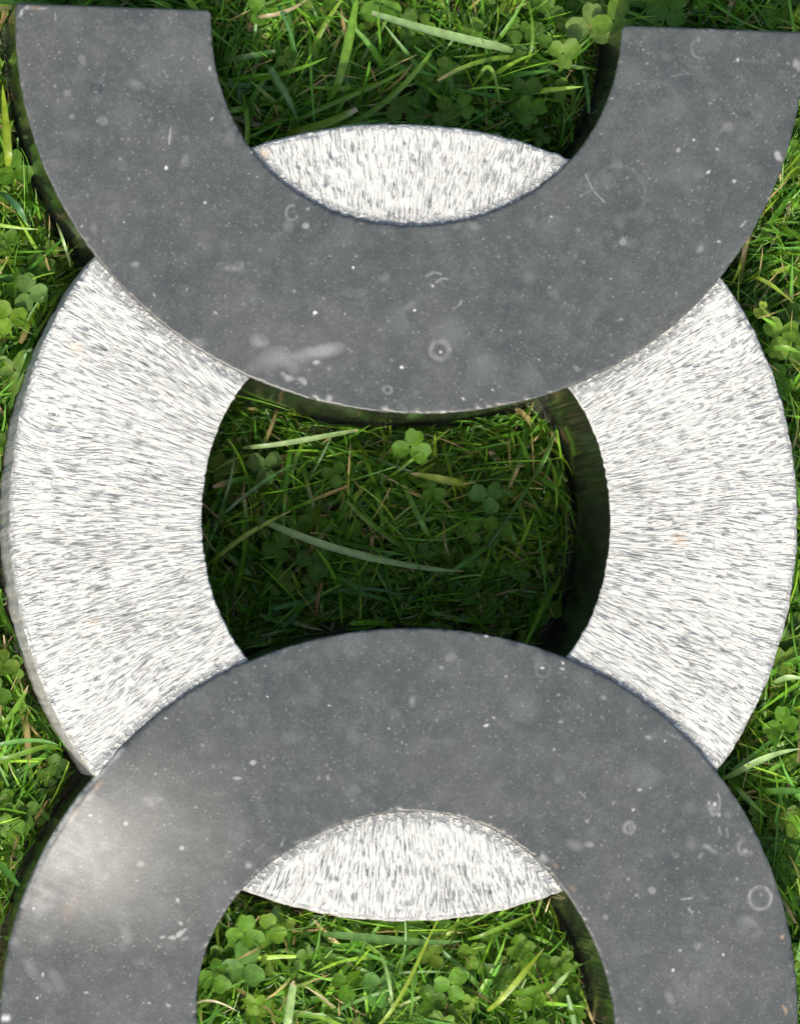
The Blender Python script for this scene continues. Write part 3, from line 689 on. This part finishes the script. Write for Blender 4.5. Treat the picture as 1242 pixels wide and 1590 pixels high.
for a in [
    (592, 6, 22, 90, 'round clover leaf at the top edge of the photo above the upper opening', 20, GRN),
    (874, 82, 17, 35, 'three-part pale clover leaf overhanging the dark gap beside the right arm', 26, PAL_),
    (915, 38, 24, 80, 'large yellowish clover leaf just left of the top right arm end', 24, (.12, .19, .045)),
    (952, 32, 22, 200, 'big green clover leaf touching the corner of the right arm end', 26, PAL_),
    (822, 170, 17, 20, 'round clover leaf low in the right part of the upper opening', 18, GRN),
    (1040, 14, 22, 60, 'clover leaf standing above the right arm end', 24, GRN),
    (446, 92, 12, 190, 'small light clover leaf near the left arm in the upper opening', 14, PAL_),
    (407, 16, 17, 250, 'clover leaf at the top edge beside the left arm end', 20, GRN),
    (700, 108, 12, 0, 'small clover leaf in the middle of the upper opening', 16, GRN),
    (660, 135, 17, 120, 'dark clover leaf half hidden by grass in the upper opening', 12, DK),
    (637, 694, 21, 80, 'large round clover leaf just below the upper half ring in the central opening', 20, GRN),
    (755, 772, 20, 40, 'clover leaf right of the middle in the central opening', 16, (.06, .15, .03)),
    (768, 824, 17, 10, 'clover leaf below another one at the right in the central opening', 15, GRN),
    (412, 724, 21, 30, 'dull two-lobed clover leaf at the left in the central opening', 14, (.07, .13, .03)),
    (486, 872, 20, 170, 'clover leaf under the long pale blade in the central opening', 14, DK),
    (432, 852, 18, 300, 'clover leaf left below the long pale blade in the central opening', 12, DK),
    (671, 762, 13, 100, 'small clover leaf at the very middle of the central opening', 14, GRN),
    (520, 735, 15, 60, 'clover leaf near the top of the central opening left of the middle', 13, DK),
    (380, 1450, 20, 85, 'notched clover leaf highest at the left in the lower opening', 18, GRN),
    (380, 1500, 23, 200, 'broad clover leaf below the notched one in the lower opening', 18, (.075, .17, .03)),
    (334, 1516, 18, 75, 'clover leaf against the left leg of the lower arch', 18, GRN),
    (538, 1528, 17, 150, 'squarish clover leaf in the middle of the lower opening', 18, GRN),
    (590, 1532, 20, 30, 'larger clover leaf right of the squarish one in the lower opening', 18, (.07, .17, .03)),
    (637, 1441, 18, 270, 'clover leaf tucked right under the lower chiselled lens', 14, GRN),
    (395, 1560, 12, 20, 'small yellow green clover leaf near the bottom of the lower opening', 22, YEL),
    (700, 1530, 18, 300, 'crinkled clover leaf low in the lower opening', 20, GRN),
    (22, 262, 20, 100, 'clover leaf left of the upper half ring beside a brown patch', 18, GRN),
    (14, 492, 20, 10, 'light round clover leaf at the left edge of the photo level with the ring shoulder', 22, YEL),
    (45, 455, 20, 120, 'clover leaf with browned tip left of the chiselled ring', 18, (.09, .17, .035)),
    (30, 440, 16, 220, 'darker clover leaf left of the ring shoulder', 14, DK),
    (22, 575, 22, 45, 'yellowish clover leaf at the left edge below the round one', 16, (.10, .18, .03)),
    (1183, 482, 9, 80, 'tiny bright yellow clover leaf right of the chiselled ring', 26, (.30, .40, .05)),
    (1212, 520, 24, 20, 'large glossy clover leaf at the right edge beside the chiselled ring', 22, YEL),
    (1212, 1122, 19, 100, 'round clover leaf right of the lower end of the chiselled ring', 20, GRN),
    (1205, 590, 20, 200, 'clover leaf above a brown gap at the right edge', 16, GRN),
]:
    clover_leaf(*a[:5], hgt=a[5], colr=a[6], tilt=random.uniform(.02, .28), taz=random.uniform(0, 6.28))

# ---- single blades one can point at
def blade(pts, wpx, label, colr=(.09, .2, .035), hgt=20, tip=None, cut=False, end=None, mat=None, arch=3.0, name='grass_blade', cat='grass blade'):
    """pts: pixels of the photograph along the blade; last point is the tip"""
    hs = np.linspace(0, 1, len(pts)); k = 14; s = np.linspace(0, 1, k)
    xm, ym = at(*pts[len(pts) // 2], -80); g0 = float(ground_z(np.array(xm), np.array(ym))); Zc = g0 + (hgt if g0 > -90 else hgt * 1.05); W_ = np.array([at(a, b, Zc) for a, b in pts])
    # smooth curve through the points
    deg = min(len(pts) - 1, 3); X = np.polyval(np.polyfit(hs, W_[:, 0], deg), s); Y = np.polyval(np.polyfit(hs, W_[:, 1], deg), s)
    Z = Zc + arch * np.sin(s * math.pi) - 2 + 1.2 * np.sin(s * 5 + wpx)
    P = np.stack([X, Y, Z], 1); c0 = P[0].copy(); g = float(ground_z(np.array(c0[0]), np.array(c0[1]))); c0[2] = g
    root_drop = np.clip(1 - s / .12, 0, 1) * 6; P[:, 2] -= root_drop
    P = P - c0; d1 = np.gradient(P, axis=0); a = np.arctan2(d1[:, 1], d1[:, 0]); roll = .35 * np.sin(s * 3 + wpx + len(label))
    side = np.stack([-np.sin(a) * np.cos(roll), np.cos(a) * np.cos(roll), np.sin(roll)], 1)
    prof = np.interp(s, [0, .1, .5, .85, 1], [.5, .85, 1, .8 if cut else .55, .55 if cut else .08])
    W = wpx * .265 * .5 * prof; C = np.repeat(np.array(colr)[None], k, 0) * np.interp(s, [0, .5, 1], [.8, 1, 1.15])[:, None]
    if tip: f = np.clip((s - tip) / .06, 0, 1)[:, None]; C = C * (1 - f) + np.array([.46, .38, .22]) * f
    V, F, Cc = ribbon_mesh(P[None], W[None], side[None], C[None])
    o = mesh_np(name, V, F, mat or M_GRASS, cols={'Col': Cc}, loc=c0.tolist()); tag(o, label, cat); return o
PG, BG, DG, YG = (.24, .36, .13), (.11, .22, .018), (.05, .12, .022), (.19, .27, .025)
B_ = [
    ([(405, 805), (470, 835), (560, 862), (640, 878), (722, 887)], 13, 'long pale green blade lying across the middle of the central opening', PG, 24, .95),
    ([(322, 880), (360, 846), (400, 820), (452, 793)], 9, 'yellow green blade with withered end rising from the left in the central opening', YG, 22, .9),
    ([(380, 694), (440, 688), (500, 678), (556, 668)], 9, 'pale cut blade near the top left of the central opening', PG, 22, .96, True),
    ([(735, 752), (700, 747), (665, 740), (638, 735)], 12, 'yellow blade with frayed straw tip above the middle of the central opening', YG, 22, .8),
    ([(600, 745), (650, 705), (700, 665)], 6, 'slim blade slanting up to the right in the central opening', BG, 22, .9),
    ([(330, 815), (380, 770), (430, 735), (470, 718)], 6, 'dark slim blade slanting at the left of the central opening', (.07, .16, .05), 20, None),
    ([(345, 790), (358, 740), (365, 700)], 5, 'thin upright blade close to the left wall of the central opening', (.12, .22, .08), 20, None),
    ([(740, 870), (790, 800), (840, 720), (866, 660)], 7, 'curved blade along the right side of the central opening', DG, 18, None),
    ([(560, 700), (690, 745), (790, 735)], 5, 'bluish slim blade crossing the right half of the central opening', DG, 18, None),
    ([(440, 940), (560, 915), (640, 935)], 6, 'low blade near the bottom of the central opening', (.06, .15, .03), 16, None),
    ([(692, 800), (690, 840), (700, 865)], 4, 'thin brown curled stem in the central opening', (.28, .2, .1), 18, None),
    ([(495, 965), (492, 935), (503, 900)], 5, 'rusty brown stem at the bottom left of the central opening', (.32, .17, .07), 18, None),
    ([(800, 75), (730, 62), (650, 42), (578, 19)], 15, 'wide pale blade with white cut end crossing the top of the upper opening', PG, 26, .97, True),
    ([(516, 150), (535, 90), (548, 30), (556, -12)], 15, 'broad bright blade standing upright in the upper opening', BG, 26, None),
    ([(455, 190), (520, 158), (590, 128), (640, 100)], 9, 'long mid green blade slanting above the upper chiselled lens', BG, 22, None),
    ([(450, 205), (500, 192), (555, 168)], 14, 'stout yellow green blade with torn tip just above the upper chiselled lens', YG, 24, .88, True),
    ([(535, 192), (600, 155), (650, 105), (672, 75)], 10, 'bright blade curving up from the upper chiselled lens', BG, 24, None),
    ([(415, 95), (440, 140), (466, 192)], 11, 'drooping dull blade at the left of the upper opening', (.08, .17, .05), 24, None),
    ([(338, 92), (380, 88), (428, 78)], 10, 'dark stubby blade touching the left arm in the upper opening', DG, 22, .96, True),
    ([(430, 0), (445, 40), (463, 82)], 6, 'slim blade hanging beside the left arm in the upper opening', (.07, .18, .05), 24, None),
    ([(395, 25), (440, 18), (480, -5)], 7, 'straw coloured blade at the top edge beside the left arm', (.34, .28, .15), 24, None),
    ([(738, 130), (760, 105), (778, 160)], 7, 'slender blade bent in the right half of the upper opening', BG, 22, None),
    ([(820, 95), (826, 50), (822, 0)], 6, 'thin upright blade left of the clovers in the upper opening', BG, 22, None),
    ([(505, 1452), (580, 1458), (650, 1464), (720, 1462)], 14, 'wide green blade lying just below the lower chiselled lens', (.09, .19, .05), 20, None),
    ([(445, 1600), (449, 1570), (453, 1540), (458, 1528)], 15, 'stubby pale blade with withered tip at the bottom edge', PG, 26, .8, True),
    ([(586, 1600), (625, 1540), (655, 1480), (684, 1425)], 7, 'long thin blade slanting up to the lower chiselled lens', YG, 26, None),
    ([(612, 1575), (600, 1510), (588, 1476)], 6, 'thin light blade crossing in the middle of the lower opening', (.15, .26, .07), 26, None),
    ([(762, 1572), (790, 1538), (815, 1508), (846, 1474)], 11, 'bright yellow green blade in the right of the lower opening', YG, 26, .95),
    ([(434, 1402), (420, 1430), (402, 1462)], 14, 'dark bluish blade beneath the left tip of the lower chiselled lens', DG, 14, None),
    ([(730, 1460), (780, 1440), (830, 1418)], 8, 'slanting blade below the right half of the lower chiselled lens', BG, 22, None),
    ([(800, 1545), (840, 1535), (862, 1528)], 13, 'short blade with browned cut end beside the right leg', BG, 24, .9, True),
    ([(855, 1545), (870, 1525), (886, 1508)], 9, 'pale blade tip reaching towards the right leg of the lower arch', PG, 24, None),
    ([(520, 1568), (500, 1550), (470, 1530)], 4, 'curled straw stem near the bottom of the lower opening', (.4, .34, .2), 28, None),
    ([(305, 1562), (330, 1555), (370, 1572)], 4, 'arched straw stem in the bottom left corner of the lower opening', (.4, .36, .24), 28, None),
    ([(14, 255), (9, 200), (4, 130)], 14, 'wide bright blade at the left edge beside the upper half ring', YG, 30, None),
    ([(112, 412), (96, 370), (88, 344)], 5, 'upright thin blade in the corner between upper half ring and chiselled ring', PG, 26, None),
    ([(0, 296), (25, 320), (42, 345)], 11, 'dark green blade left of the upper half ring', (.05, .14, .05), 24, None),
    ([(6, 1125), (28, 1095), (44, 1064)], 9, 'pale blade with straw tip left of the lower part of the chiselled ring', BG, 26, .8),
    ([(-20, 1182), (30, 1172), (70, 1160), (98, 1168)], 9, 'lowest long blade of the tuft left of where ring and arch meet', BG, 26, None),
    ([(-20, 1165), (20, 1152), (60, 1150), (92, 1158)], 8, 'upper long blade of the tuft left of where ring and arch meet', (.07, .19, .03), 28, None),
    ([(1128, 1211), (1165, 1188), (1200, 1172), (1245, 1163)], 11, 'broad pale blade springing from the ring tip at the lower right', PG, 28, None),
    ([(1136, 1213), (1160, 1240), (1190, 1268)], 8, 'blade running down to the right below the ring tip', BG, 24, None),
    ([(1188, 1230), (1215, 1229), (1250, 1230)], 12, 'flat wide blade at the right edge above the moss', (.09, .21, .03), 26, None),
    ([(1138, 440), (1146, 418), (1152, 396)], 5, 'thin blade standing in the notch right of the upper half ring', YG, 26, None),
    ([(1170, 428), (1200, 445), (1235, 470)], 7, 'curved blade right of the notch beside the upper half ring', YG, 28, None),
    ([(1185, 548), (1212, 540), (1245, 548)], 10, 'wide blade lying beside the right shoulder of the chiselled ring', BG, 28, None),
    ([(1206, 1060), (1225, 1052), (1250, 1055)], 9, 'pale flat blade at the right edge beside the chiselled ring', PG, 26, None),
]
for b in B_:
    blade(b[0], b[1], b[2], b[3], b[4], b[5], b[6] if len(b) > 6 else False)
print('objects', len(bpy.data.objects), 'tris ~', sum(len(o.data.polygons) for o in bpy.data.objects if o.type == 'MESH') * 2)
